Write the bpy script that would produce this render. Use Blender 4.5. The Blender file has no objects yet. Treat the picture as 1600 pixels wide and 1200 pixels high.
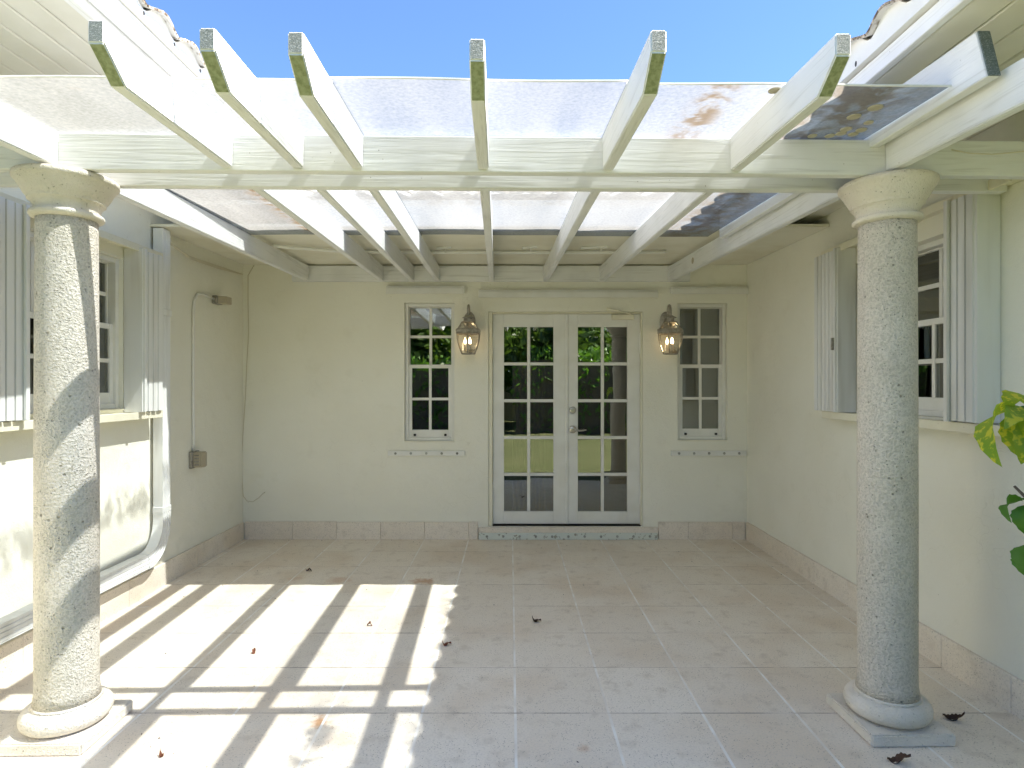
import bpy, bmesh, math, random
from mathutils import Matrix, Vector
R = math.radians
sc = bpy.context.scene
C = sc.collection
random.seed(7)

# ------------------------------------------------------------------ camera, sky, sun, exposure
cam_d = bpy.data.cameras.new("camera"); cam = bpy.data.objects.new("camera", cam_d); C.objects.link(cam)
cam.location = (0, 0, 1.46); cam.rotation_euler = (R(90), 0, 0)
cam_d.sensor_width = 36; cam_d.lens = 36 * 950 / 1600
cam_d.shift_x = 0.0019; cam_d.shift_y = 0.00125
cam_d.clip_start = 0.05; cam_d.clip_end = 2000
sc.camera = cam

SUNV = Vector((0.618, -0.085, 1.0)).normalized()          # towards the sun
sun_el = math.asin(SUNV.z); sun_az = math.atan2(SUNV.x, SUNV.y)
w = bpy.data.worlds.new("World"); sc.world = w; w.use_nodes = True
nt = w.node_tree; bg = nt.nodes["Background"]
sky = nt.nodes.new("ShaderNodeTexSky"); sky.sky_type = 'NISHITA'; sky.sun_disc = False
sky.sun_elevation = sun_el; sky.sun_rotation = sun_az
sky.air_density = 0.85; sky.dust_density = 0.0; sky.ozone_density = 8.0
cy = sc.cycles; cy.max_bounces = 8; cy.diffuse_bounces = 5; cy.glossy_bounces = 3; cy.transmission_bounces = 4; cy.transparent_max_bounces = 8; cy.caustics_reflective = False; cy.caustics_refractive = False
nt.links.new(sky.outputs[0], bg.inputs[0]); bg.inputs[1].default_value = 0.05
sd = bpy.data.lights.new("sun", 'SUN'); so = bpy.data.objects.new("sun", sd); C.objects.link(so)
sd.energy = 4.1; sd.angle = R(0.53); sd.color = (1.0, 0.93, 0.83)
so.rotation_euler = SUNV.to_track_quat('Z', 'Y').to_euler(); so.location = (8, -2, 12)
sc.view_settings.view_transform = 'Standard'; sc.view_settings.look = 'None'
sc.view_settings.exposure = 2.8; sc.view_settings.gamma = 1.0
try: sc.view_settings.use_curve_mapping = False
except Exception: pass

# ------------------------------------------------------------------ materials
MATS = {}
class N:
    """small wrapper for building node materials"""
    def __init__(s, name):
        s.m = bpy.data.materials.new(name); s.m.use_nodes = True
        s.t = s.m.node_tree; s.n = s.t.nodes; s.p = s.n["Principled BSDF"]; s.out = s.n["Material Output"]
        MATS[name] = s.m
    def node(s, typ, **kw):
        n = s.n.new(typ)
        for k, v in kw.items(): setattr(n, k, v)
        return n
    def link(s, a, b): s.t.links.new(a, b)
    def val(s, sock, v):
        if hasattr(v, 'is_output'): s.link(v, sock)
        else: sock.default_value = v
    def coord(s, which='Object', scale=(1, 1, 1)):
        if which == 'World': o = s.node('ShaderNodeNewGeometry').outputs['Position']
        else: o = s.node('ShaderNodeTexCoord').outputs[which]
        if scale != (1, 1, 1):
            mp = s.node('ShaderNodeMapping'); mp.inputs['Scale'].default_value = scale
            s.link(o, mp.inputs[0]); o = mp.outputs[0]
        return o
    def noise(s, co, scale=5, detail=4, rough=0.5, dist=0):
        n = s.node('ShaderNodeTexNoise'); s.link(co, n.inputs['Vector'])
        n.inputs['Scale'].default_value = scale; n.inputs['Detail'].default_value = min(detail, 2.5)
        n.inputs['Roughness'].default_value = rough; n.inputs['Distortion'].default_value = dist
        return n.outputs['Fac']
    def voro(s, co, scale=20, feature='F1', out='Distance', rand=1.0):
        n = s.node('ShaderNodeTexVoronoi', feature=feature); s.link(co, n.inputs['Vector'])
        n.inputs['Scale'].default_value = scale; n.inputs['Randomness'].default_value = rand
        return n.outputs[out]
    def rng(s, v, a, b, c=0.0, d=1.0, smooth=True):
        n = s.node('ShaderNodeMapRange'); n.interpolation_type = 'SMOOTHSTEP' if smooth else 'LINEAR'
        s.link(v, n.inputs[0])
        for i, x in enumerate((a, b, c, d)): n.inputs[i + 1].default_value = x
        return n.outputs[0]
    def math(s, op, a, b=0.0):
        n = s.node('ShaderNodeMath', operation=op); s.val(n.inputs[0], a); s.val(n.inputs[1], b); return n.outputs[0]
    def mix(s, f, a, b, blend='MIX'):
        n = s.node('ShaderNodeMix', data_type='RGBA', blend_type=blend)
        s.val(n.inputs[0], f)
        for sk, v in ((n.inputs[6], a), (n.inputs[7], b)):
            if hasattr(v, 'is_output'): s.link(v, sk)
            else: sk.default_value = (*v, 1) if len(v) == 3 else v
        return n.outputs[2]
    def bump(s, h, strength=0.3, dist=0.01, normal=None):
        n = s.node('ShaderNodeBump'); s.link(h, n.inputs['Height'])
        n.inputs['Strength'].default_value = strength; n.inputs['Distance'].default_value = dist
        if normal is not None: s.link(normal, n.inputs['Normal'])
        return n.outputs[0]
    def done(s, col, rough=0.6, normal=None, metal=0.0, spec=0.4):
        s.val(s.p.inputs['Base Color'], col if hasattr(col, 'is_output') else (*col, 1))
        s.val(s.p.inputs['Roughness'], rough); s.p.inputs['Metallic'].default_value = metal
        s.p.inputs['Specular IOR Level'].default_value = spec
        if normal is not None: s.link(normal, s.p.inputs['Normal'])
        return s.m

def objrand(k): return k.node('ShaderNodeObjectInfo').outputs['Random']

# stucco: soft cream paint over lumpy render, slight dirt
k = N('stucco'); co = k.coord('World')
a = k.noise(co, 1.1, 5, .6); b = k.noise(co, 7, 4, .6); c_ = k.noise(co, 120, 3, .6)
col = k.mix(k.rng(a, .3, .75), (.89, .87, .765), (.84, .815, .70))
col = k.mix(k.math('MULTIPLY', k.rng(b, .55, .8), .35), col, (.78, .75, .63))
spk = k.math('MULTIPLY', k.rng(k.voro(co, 16), .07, .03), k.rng(k.noise(co, 2.3, 2), .58, .68))
col = k.mix(k.math('MULTIPLY', spk, .55), col, (.36, .31, .22))
crk = k.node('ShaderNodeVectorMath', operation='ADD'); k.link(co, crk.inputs[0])
nn = k.node('ShaderNodeTexNoise'); k.link(co, nn.inputs['Vector']); nn.inputs['Scale'].default_value = 5; nn.inputs['Detail'].default_value = 2; k.link(nn.outputs['Color'], crk.inputs[1])
cr = k.math('MULTIPLY', k.rng(k.voro(crk.outputs[0], 1.0, 'DISTANCE_TO_EDGE'), .0045, .0012), k.rng(a, .50, .60))
col = k.mix(k.math('MULTIPLY', cr, .14), col, (.42, .38, .29))
h = k.math('ADD', k.math('MULTIPLY', b, .7), k.math('MULTIPLY', c_, .3))
k.done(col, .85, k.bump(h, .55, .016), spec=.25)

# painted wood with grain along one axis, weather spots
def wood(name, grain, base=(.84, .84, .825), dark=(.54, .53, .49)):
    k = N(name); co = k.coord('Object', grain); wc = k.coord('World')
    g = k.noise(co, 1.0, 6, .65, .6); s1 = k.noise(wc, 3, 5, .6)
    sp = k.math('MULTIPLY', k.rng(k.voro(wc, 26), .10, .03), k.rng(k.noise(wc, 4, 3), .52, .64))
    col = k.mix(k.rng(s1, .42, .8), base, tuple(x * .88 for x in base))
    col = k.mix(k.math('MULTIPLY', k.rng(g, .54, .70), .42), col, dark)
    col = k.mix(k.math('MULTIPLY', sp, .7), col, (.22, .19, .15))
    k.done(col, .55, k.bump(g, .55, .006), spec=.35)
wood('wood_along_y', (55, 1.6, 55)); wood('wood_along_x', (1.6, 55, 40))
wood('wood_along_z', (40, 40, 2), (.80, .79, .75))
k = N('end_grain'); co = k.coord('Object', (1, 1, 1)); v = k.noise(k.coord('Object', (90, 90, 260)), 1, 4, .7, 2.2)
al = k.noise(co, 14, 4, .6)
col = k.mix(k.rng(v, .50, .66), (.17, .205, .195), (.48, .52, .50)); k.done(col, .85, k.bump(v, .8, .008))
k = N('green_bounce_cut'); co = k.coord('Object'); v = k.noise(co, 60, 5, .65)  # rafter chin cuts: green bounce from the lawn painted into the colour
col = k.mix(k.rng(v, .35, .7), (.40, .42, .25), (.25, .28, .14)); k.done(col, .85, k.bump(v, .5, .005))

k = N('white_paint'); co = k.coord('World'); a = k.noise(co, 5, 4, .6); b = k.noise(co, 60, 3)
k.done(k.mix(k.rng(a, .35, .75), (.82, .81, .76), (.76, .745, .68)), .42, k.bump(b, .12, .004), spec=.4)
k = N('cream_paint'); co = k.coord('World'); a = k.noise(co, 6, 4, .6); sp = k.rng(k.voro(co, 38), .14, .05)
col = k.mix(k.rng(a, .35, .75), (.84, .80, .64), (.77, .73, .57))
k.done(k.mix(k.math('MULTIPLY', sp, k.rng(k.noise(co, 9), .55, .7)), col, (.35, .30, .2)), .6, k.bump(k.noise(co, 50), .2, .004), spec=.3)
k = N('white_aluminium'); co = k.coord('World'); a = k.noise(k.coord('World', (12, 12, 1.2)), 1, 4, .6)
k.done(k.mix(k.rng(a, .45, .8), (.81, .81, .79), (.68, .67, .63)), .35, spec=.5)
k = N('dark_metal'); k.done((.045, .04, .035), .45, metal=.6)
k = N('track_studs'); co = k.coord('World'); k.done(k.mix(k.rng(k.noise(co, 30), .4, .7), (.42, .43, .38), (.20, .19, .16)), .55, metal=.3)
k = N('chipped_white'); co = k.coord('World'); v = k.noise(co, 24, 5, .7)
k.done(k.mix(k.rng(v, .60, .66), (.70, .73, .66), (.36, .35, .29)), .55, k.bump(v, .3, .003))

# limestone floor tiles
def stone_nodes(k, base, alt, warm, pore=(.30, .25, .20), porescale=95, world=True, stains=False):
    co = k.coord('World'); r = objrand(k)
    big = k.noise(co, 1.3, 5, .6); mid = k.noise(co, 9, 5, .65); fine = k.noise(co, 110, 3, .8)
    col = k.mix(r, base, alt)
    col = k.mix(k.math('MULTIPLY', k.rng(big, .44, .68), .75), col, warm)
    col = k.mix(k.math('MULTIPLY', k.rng(mid, .52, .74), .45), col, tuple(x * .76 for x in warm))
    col = k.mix(k.math('MULTIPLY', k.rng(fine, .46, .66), .40), col, tuple(x * .66 for x in base))
    pm = k.math('MULTIPLY', k.rng(k.voro(co, porescale), .28, .12), k.rng(k.noise(co, 14, 4, .7), .42, .56))
    pm2 = k.math('MULTIPLY', k.rng(k.voro(co, porescale * .38), .13, .06), k.rng(k.noise(co, 6, 3, .7), .46, .58))
    p = k.math('MAXIMUM', pm, pm2)
    col = k.mix(k.math('MULTIPLY', p, .75), col, pore)
    if stains:
        for (sx, sy, rad, amt) in stains:
            vm = k.node('ShaderNodeVectorMath', operation='DISTANCE'); k.link(co, vm.inputs[0]); vm.inputs[1].default_value = (sx, sy, 0)
            d = k.math('ADD', vm.outputs['Value'], k.math('MULTIPLY', k.math('SUBTRACT', k.noise(co, 16, 4, .7), .5), rad * 2.2))
            col = k.mix(k.math('MULTIPLY', k.rng(d, rad, rad * .1), amt), col, (.52, .23, .06))
    hh = k.math('SUBTRACT', k.math('ADD', k.math('MULTIPLY', mid, .5), k.math('MULTIPLY', fine, .4)), k.math('MULTIPLY', p, .9))
    return col, hh
k = N('limestone_tile')
col, hh = stone_nodes(k, (.90, .815, .695), (.83, .735, .61), (.77, .64, .49),
                      stains=[(-.654, 4.53, .11, .65), (-1.28, 4.55, .13, .35), (-.817, 2.64, .065, .75), (-1.62, 4.6, .08, .25), (-.70, 2.50, .11, .22), (.30, 2.45, .04, .35)])
k.done(col, .7, k.bump(hh, .6, .005), spec=.3)
k = N('limestone_base'); col, hh = stone_nodes(k, (.88, .80, .69), (.84, .755, .64), (.79, .68, .54)); k.done(col, .75, k.bump(hh, .6, .005), spec=.3)
k = N('grout'); co = k.coord('World'); k.done(k.mix(k.rng(k.noise(co, 5, 4, .7), .35, .7), (.94, .90, .83), (.80, .72, .62)), .9)

k = N('dark_grout'); co = k.coord('World'); k.done(k.mix(k.rng(k.noise(co, 6, 4, .7), .40, .62), (.30, .22, .16), (.72, .63, .53)), .95)
# coral stone columns: pitted
k = N('coral_stone'); co = k.coord('World')
big = k.noise(co, 3, 4, .6); mid = k.noise(co, 105, 4, .7); v2 = k.voro(co, 62)
pit = k.math('MULTIPLY', k.rng(v2, .26, .10), k.rng(mid, .44, .56))
pit = k.math('MAXIMUM', pit, k.math('MULTIPLY', k.rng(k.voro(co, 27), .17, .08), k.rng(k.noise(co, 9, 2), .46, .56)))
col = k.mix(k.rng(big, .35, .7), (.86, .785, .69), (.77, .70, .60))
col = k.mix(k.math('MULTIPLY', k.rng(mid, .56, .40), .36), col, (.38, .34, .26))
col = k.mix(k.math('MULTIPLY', pit, .7), col, (.27, .235, .17))
hh = k.math('SUBTRACT', mid, k.math('MULTIPLY', pit, .5))
k.done(col, .9, k.bump(hh, 1.0, .014), spec=.2)
k = N('smooth_coral_stone'); co = k.coord('World'); mid = k.noise(co, 85, 5, .75); fine = k.noise(co, 140, 4, .7)
pit = k.math('MULTIPLY', k.rng(k.voro(co, 70), .25, .10), k.rng(mid, .48, .6))
col = k.mix(k.rng(k.noise(co, 5, 4, .6), .35, .7), (.84, .77, .675), (.74, .675, .57)); col = k.mix(k.math('MULTIPLY', pit, .6), col, (.30, .26, .19))
k.done(col, .9, k.bump(k.math('SUBTRACT', k.math('ADD', mid, k.math('MULTIPLY', fine, .5)), pit), .8, .010), spec=.2)

# roof tiles: white painted clay, dirty broken edges
k = N('roof_tile'); co = k.coord('World'); v = k.noise(co, 18, 5, .7)
col = k.mix(k.rng(v, .50, .66), (.72, .70, .66), (.30, .26, .21)); k.done(col, .8, k.bump(v, .5, .01), spec=.2)
k = N('tile_edge'); co = k.coord('World'); v = k.noise(co, 40, 5, .7)
k.done(k.mix(k.rng(v, .40, .62), (.58, .50, .40), (.13, .10, .075)), .9, k.bump(v, .8, .01), spec=.1)
k = N('soffit_paint'); co = k.coord('World'); a = k.noise(co, 3, 5, .6)
k.done(k.mix(k.rng(a, .35, .75), (.79, .77, .69), (.71, .685, .59)), .6, k.bump(k.noise(co, 50), .15, .004), spec=.3)
k = N('cream_soffit'); co = k.coord('World'); a = k.noise(co, 3, 5, .6)
k.done(k.mix(k.rng(a, .35, .75), (.86, .83, .71), (.78, .74, .60)), .7, k.bump(k.noise(co, 40), .2, .004), spec=.3)

# glass
def glass(name, refl, tint):
    k = N(name); k.n.remove(k.p)
    tr = k.node('ShaderNodeBsdfTransparent'); tr.inputs[0].default_value = (*tint, 1)
    gl = k.node('ShaderNodeBsdfGlossy'); gl.inputs['Roughness'].default_value = .012; gl.inputs[0].default_value = (.95, .97, .95, 1)
    lw = k.node('ShaderNodeFresnel'); lw.inputs[0].default_value = 1.5
    nz = k.bump(k.noise(k.coord('World'), 2.2, 2), .05, .02); k.link(nz, gl.inputs['Normal'])
    f = k.math('ADD', k.math('MULTIPLY', lw.outputs[0], 1.4), refl)
    mx = k.node('ShaderNodeMixShader'); k.link(f, mx.inputs[0]); k.link(tr.outputs[0], mx.inputs[1]); k.link(gl.outputs[0], mx.inputs[2])
    k.link(mx.outputs[0], k.out.inputs[0])
glass('window_glass', .13, (.72, .76, .72)); glass('lantern_glass', .0, (.96, .95, .92))
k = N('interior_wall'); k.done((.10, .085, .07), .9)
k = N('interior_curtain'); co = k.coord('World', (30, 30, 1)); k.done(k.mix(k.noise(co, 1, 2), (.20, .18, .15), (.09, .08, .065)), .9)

# translucent polycarbonate sheet, milky patches, dirt
k = N('polycarbonate'); k.n.remove(k.p); co = k.coord('World')
tr = k.node('ShaderNodeBsdfTransparent'); tl = k.node('ShaderNodeBsdfTranslucent'); df = k.node('ShaderNodeBsdfDiffuse'); gl = k.node('ShaderNodeBsdfGlossy')
tr.inputs[0].default_value = (.44, .49, .53, 1); gl.inputs['Roughness'].default_value = .12
big = k.noise(k.coord('World', (1, .22, 1)), 2.6, 4, .55, .2); mott = k.noise(co, 70, 3, .6); dn = k.noise(co, 9, 6, .75, .6)
sx = k.node('ShaderNodeSeparateXYZ'); k.link(co, sx.inputs[0]); X = sx.outputs[0]; Y = sx.outputs[1]
def band(c, wd):   # soft strip along the sheet around world x = c
    return k.rng(k.math('ABSOLUTE', k.math('SUBTRACT', k.math('ADD', X, k.math('MULTIPLY', k.math('SUBTRACT', big, .5), .25)), c)), wd, wd * .2)
dirt = k.math('MULTIPLY', k.math('MAXIMUM', k.math('MAXIMUM', k.math('MULTIPLY', band(.74, .12), k.rng(Y, 2.75, 2.45)), k.math('MULTIPLY', band(-1.40, .13), k.rng(Y, 2.6, 2.8))), k.math('MULTIPLY', band(1.26, .30), .85)), k.rng(dn, .36, .58))
dirt = k.math('MAXIMUM', dirt, k.math('MULTIPLY', k.rng(dn, .66, .78), .35))
pc = k.mix(dirt, (.84, .85, .86), (.36, .28, .20)); k.link(pc, tl.inputs[0]); k.link(k.mix(dirt, (.42, .44, .47), (.22, .17, .12)), df.inputs[0])
m1 = k.node('ShaderNodeMixShader'); m1.inputs[0].default_value = .82; k.link(tl.outputs[0], m1.inputs[1]); k.link(df.outputs[0], m1.inputs[2])
milky = k.math('ADD', k.rng(big, .34, .66, .46, .64), k.math('MULTIPLY', k.math('SUBTRACT', mott, .5), .45))
milky = k.math('MINIMUM', k.math('ADD', milky, k.math('MULTIPLY', dirt, .35)), .95)
m2 = k.node('ShaderNodeMixShader'); k.link(milky, m2.inputs[0]); k.link(tr.outputs[0], m2.inputs[1]); k.link(m1.outputs[0], m2.inputs[2])
m3 = k.node('ShaderNodeMixShader'); m3.inputs[0].default_value = .05; k.link(m2.outputs[0], m3.inputs[1]); k.link(gl.outputs[0], m3.inputs[2]); k.link(m3.outputs[0], k.out.inputs[0])
k = N('lichen'); co = k.coord('World'); k.done(k.mix(k.noise(co, 60, 4, .7), (.55, .50, .38), (.40, .36, .27)), .9)

k = N('bronze'); co = k.coord('World'); k.done(k.mix(k.rng(k.noise(co, 40, 4, .7), .4, .7), (.34, .31, .26), (.48, .44, .38)), .42, metal=.5)
k = N('nickel'); k.done((.52, .49, .44), .28, metal=.9)
k = N('candle'); k.done((.75, .70, .58), .5)
k = N('bulb'); k.p.inputs['Base Color'].default_value = (1, .8, .5, 1); k.p.inputs['Emission Color'].default_value = (1, .72, .40, 1); k.p.inputs['Emission Strength'].default_value = 1.6
k = N('grey_plastic'); co = k.coord('World'); k.done(k.mix(k.rng(k.noise(co, 40, 4), .4, .7), (.34, .32, .27), (.22, .20, .17)), .5)
k = N('smoky_plastic'); k.done((.44, .38, .27), .3)
k = N('wire_cream'); k.done((.66, .61, .47), .6)
k = N('wire_dark'); k.done((.20, .17, .12), .6)

def leafmat(name, a, b, tl=.45, spot=None):
    k = N(name); r = objrand(k); co = k.coord('World'); n_ = k.noise(co, 3.5, 3)
    w_ = k.noise(co, 30, 4, .7)
    col = k.mix(k.rng(n_, .3, .7), a, b)
    if spot: col = k.mix(k.rng(w_, .5, .6), col, spot)
    k.val(k.p.inputs['Base Color'], col); k.p.inputs['Roughness'].default_value = .45
    t2 = k.node('ShaderNodeBsdfTranslucent'); k.link(k.mix(1.0, col, (1.3, 1.35, .7), 'MULTIPLY'), t2.inputs[0])
    mx = k.node('ShaderNodeMixShader'); mx.inputs[0].default_value = tl
    k.link(k.p.outputs[0], mx.inputs[1]); k.link(t2.outputs[0], mx.inputs[2]); k.link(mx.outputs[0], k.out.inputs[0])
leafmat('leaf_variegated', (.36, .46, .05), (.17, .33, .04), .5, (.66, .62, .07))
leafmat('leaf_green', (.07, .19, .03), (.11, .27, .035), .4)
leafmat('tree_leaf', (.06, .11, .02), (.10, .17, .03), .35)
leafmat('hedge_leaf', (.09, .20, .03), (.14, .30, .04), .4)
k = N('bark'); co = k.coord('Object', (1, 1, .25)); v = k.noise(co, 26, 6, .7); k.done(k.mix(v, (.06, .045, .03), (.20, .16, .12)), .9, k.bump(v, .8, .03))
k = N('dead_leaf'); co = k.coord('World'); k.done(k.mix(k.noise(co, 90, 3), (.10, .05, .03), (.04, .025, .018)), .8)
k = N('red_dead_leaf'); k.done((.20, .07, .035), .8)
k = N('lawn_grass'); co = k.coord('World'); v = k.noise(co, .7, 5, .6); v2 = k.noise(co, 45, 4, .7)
col = k.mix(k.rng(v, .35, .7), (.105, .108, .055), (.135, .130, .07)); col = k.mix(k.math('MULTIPLY', v2, .5), col, (.06, .10, .02)); k.done(col, .9, k.bump(v2, .8, .04), spec=.1)
k = N('concrete'); co = k.coord('World'); k.done(k.mix(k.noise(co, 6, 5, .7), (.45, .42, .37), (.34, .31, .27)), .9)

# ------------------------------------------------------------------ mesh helpers
WPOS = {}
def wpos(o): return WPOS.get(o.name, Vector((0, 0, 0))) if o else Vector((0, 0, 0))
def place(o, parent, loc):
    loc = Vector(loc); C.objects.link(o); WPOS[o.name] = loc
    if parent: o.parent = parent; o.location = loc - wpos(parent)
    else: o.location = loc
def tag(o, label, cat, group=None):
    o['label'] = label; o['category'] = cat
    if group: o['group'] = group
    return o
def thing(name, label, cat, loc, group=None):
    o = bpy.data.objects.new(name, None); o.empty_display_size = .1; place(o, None, loc)
    return tag(o, label, cat, group)

class MB:
    def __init__(s, M=None): s.v = []; s.f = []; s.mi = []; s.M = M; s.cur = 0
    def add(s, vs, fs):
        b = len(s.v)
        for p in vs:
            p = Vector(p); s.v.append(s.M @ p if s.M else p)
        for f in fs: s.f.append(tuple(i + b for i in f)); s.mi.append(s.cur)
        return s
    def box(s, x0, x1, y0, y1, z0, z1):
        return s.add([(x0, y0, z0), (x1, y0, z0), (x1, y1, z0), (x0, y1, z0), (x0, y0, z1), (x1, y0, z1), (x1, y1, z1), (x0, y1, z1)],
                     [(3, 2, 1, 0), (4, 5, 6, 7), (0, 1, 5, 4), (1, 2, 6, 5), (2, 3, 7, 6), (3, 0, 4, 7)])
    def prism(s, pts, axis, a, b):
        """closed 2D outline extruded along an axis; axis 'x': pts=(y,z); 'y': pts=(x,z); 'z': pts=(x,y)"""
        n = len(pts)
        def P(p, t): return {'x': (t, p[0], p[1]), 'y': (p[0], t, p[1]), 'z': (p[0], p[1], t)}[axis]
        vs = [P(p, a) for p in pts] + [P(p, b) for p in pts]
        fs = [tuple(range(n)), tuple(range(2 * n - 1, n - 1, -1))] + [(i + n, (i + 1) % n + n, (i + 1) % n, i) for i in range(n)]
        return s.add(vs, fs)
    def lathe(s, prof, c, seg=40, a0=0, cap=True):
        vs = []; fs = []; n = len(prof)
        for (r, z) in prof:
            for j in range(seg):
                t = a0 + 2 * math.pi * j / seg; vs.append((c[0] + r * math.cos(t), c[1] + r * math.sin(t), z))
        for i in range(n - 1):
            for j in range(seg):
                k2 = (j + 1) % seg; fs.append((i * seg + j, i * seg + k2, (i + 1) * seg + k2, (i + 1) * seg + j))
        if cap: fs.append(tuple(range(seg - 1, -1, -1))); fs.append(tuple((n - 1) * seg + j for j in range(seg)))
        return s.add(vs, fs)
    def tube(s, pts, rad, seg=8, sq=None):
        pts = [Vector(p) for p in pts]; n = len(pts); vs = []; fs = []; up = None
        for i, p in enumerate(pts):
            d = (pts[min(i + 1, n - 1)] - pts[max(i - 1, 0)]).normalized()
            if up is None: up = Vector((0, 0, 1)) if abs(d.z) < .9 else Vector((1, 0, 0))
            u = (up - d * up.dot(d)).normalized(); v = d.cross(u); up = u
            r = rad[i] if isinstance(rad, (list, tuple)) else rad
            for j in range(seg):
                t = 2 * math.pi * j / seg; vs.append(p + u * r * math.cos(t) + v * r * math.sin(t))
        for i in range(n - 1):
            for j in range(seg):
                k2 = (j + 1) % seg; fs.append((i * seg + j, i * seg + k2, (i + 1) * seg + k2, (i + 1) * seg + j))
        fs.append(tuple(range(seg - 1, -1, -1))); fs.append(tuple((n - 1) * seg + j for j in range(seg)))
        return s.add(vs, fs)
    def build(s, name, mats, parent=None, bevel=0, smooth=False, segs=1, origin=None):
        lo = Vector((min(p[i] for p in s.v) for i in range(3))); hi = Vector((max(p[i] for p in s.v) for i in range(3)))
        o0 = Vector(origin) if origin else Vector(((lo.x + hi.x) / 2, (lo.y + hi.y) / 2, lo.z))
        me = bpy.data.meshes.new(name); me.from_pydata([tuple(p - o0) for p in s.v], [], s.f)
        mats = mats if isinstance(mats, (list, tuple)) else [mats]
        for m in mats: me.materials.append(MATS[m])
        if len(mats) > 1:
            for p, i in zip(me.polygons, s.mi): p.material_index = i
        bm = bmesh.new(); bm.from_mesh(me)
        bmesh.ops.recalc_face_normals(bm, faces=bm.faces)
        if bevel:
            es = [e for e in bm.edges if len(e.link_faces) == 2 and e.calc_face_angle(0) > R(35)]
            bmesh.ops.bevel(bm, geom=es, offset=bevel, segments=segs, affect='EDGES', clamp_overlap=True)
        bm.to_mesh(me); bm.free()
        if smooth:
            for p in me.polygons: p.use_smooth = True
        o = bpy.data.objects.new(name, me); place(o, parent, o0)
        return o
def inst(src_mesh, name, parent, loc, rot=None):
    o = bpy.data.objects.new(name, src_mesh); place(o, parent, loc)
    if rot is not None: o.rotation_euler = rot
    return o
def structure(o): o['kind'] = 'structure'; return o
def smooth_by_angle(o, ang=40):
    me = o.data
    for p in me.polygons: p.use_smooth = True
    bm = bmesh.new(); bm.from_mesh(me)
    for e in bm.edges:
        if len(e.link_faces) == 2 and e.calc_face_angle(0) > R(ang): e.smooth = False
    bm.to_mesh(me); bm.free(); return o

def wall_panel(mb, u0, u1, z0, z1, holes, depth, to3):
    """flat wall with rectangular openings; to3(u, d, z) maps to space, d = depth into the wall"""
    us = sorted({u0, u1, *[h[0] for h in holes], *[h[1] for h in holes]}); zs = sorted({z0, z1, *[h[2] for h in holes], *[h[3] for h in holes]})
    inside = lambda u, z: any(h[0] < u < h[1] and h[2] < z < h[3] for h in holes)
    for i in range(len(us) - 1):
        for j in range(len(zs) - 1):
            if inside((us[i] + us[i + 1]) / 2, (zs[j] + zs[j + 1]) / 2): continue
            for d in (0, depth):
                mb.add([to3(us[i], d, zs[j]), to3(us[i + 1], d, zs[j]), to3(us[i + 1], d, zs[j + 1]), to3(us[i], d, zs[j + 1])], [(0, 1, 2, 3)])
    for (a, b, c, d_) in holes:
        for (p, q) in (((a, c), (b, c)), ((b, c), (b, d_)), ((b, d_), (a, d_)), ((a, d_), (a, c))):
            mb.add([to3(p[0], 0, p[1]), to3(q[0], 0, q[1]), to3(q[0], depth, q[1]), to3(p[0], depth, p[1])], [(0, 1, 2, 3)])

XL, XR, YB = -2.54, 2.253, 5.78          # faces of the left, right and rear walls
YF = 1.0                                 # front end of the side wings
# ------------------------------------------------------------------ ground
lw = MB(); 
lw.add([(-150, -150, -.07), (150, -150, -.07), (150, 150, -.07), (-150, 150, -.07)], [(0, 1, 2, 3)])
structure(lw.build('lawn', 'lawn_grass', origin=(0, 0, -.07)))
P0 = 2.272
patio = structure(MB().box(XL - .05, XR + .05, P0, YB + .02, -.12, -.0010).build('patio_floor', 'grout'))
TW, TH = .4165, .4376
tile_meshes = {}
def tile_mesh(wd, dp):
    key = (round(wd, 3), round(dp, 3))
    if key not in tile_meshes:
        bm = bmesh.new(); bmesh.ops.create_cube(bm, size=1)
        for v in bm.verts: v.co = (v.co.x * wd, v.co.y * dp, (v.co.z - .5) * .016)
        es = [e for e in bm.edges if all(v.co.z > -.001 for v in e.verts)]
        bmesh.ops.bevel(bm, geom=es, offset=.0014, segments=1, affect='EDGES')
        me = bpy.data.meshes.new('floor_tile'); bm.to_mesh(me); bm.free(); me.materials.append(MATS['limestone_tile']); tile_meshes[key] = me
    return tile_meshes[key]
xs = [XL + .012] + [.0234 + i * TW for i in range(-6, 6) if XL + .06 < .0234 + i * TW < XR - .06] + [XR - .012]
ys = [2.2714 + j * TH for j in range(0, 9)]; ys[-1] = YB - .012
for i in range(len(xs) - 1):
    for j in range(len(ys) - 1):
        wd = xs[i + 1] - xs[i] - .0105; dp = ys[j + 1] - ys[j] - .0035
        t = inst(tile_mesh(wd, dp), 'floor_tile', patio, ((xs[i] + xs[i + 1]) / 2, (ys[j] + ys[j + 1]) / 2, random.uniform(-.0008, .0008)))
        t.rotation_euler = (random.uniform(-.0012, .0012), random.uniform(-.0012, .0012), 0)

for j in range(1, len(ys) - 1):
    MB().box(XL + .014, XR - .014, ys[j] - .0022, ys[j] + .0022, -.004, -.0004).build('joint_line', 'dark_grout', patio)
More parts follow.
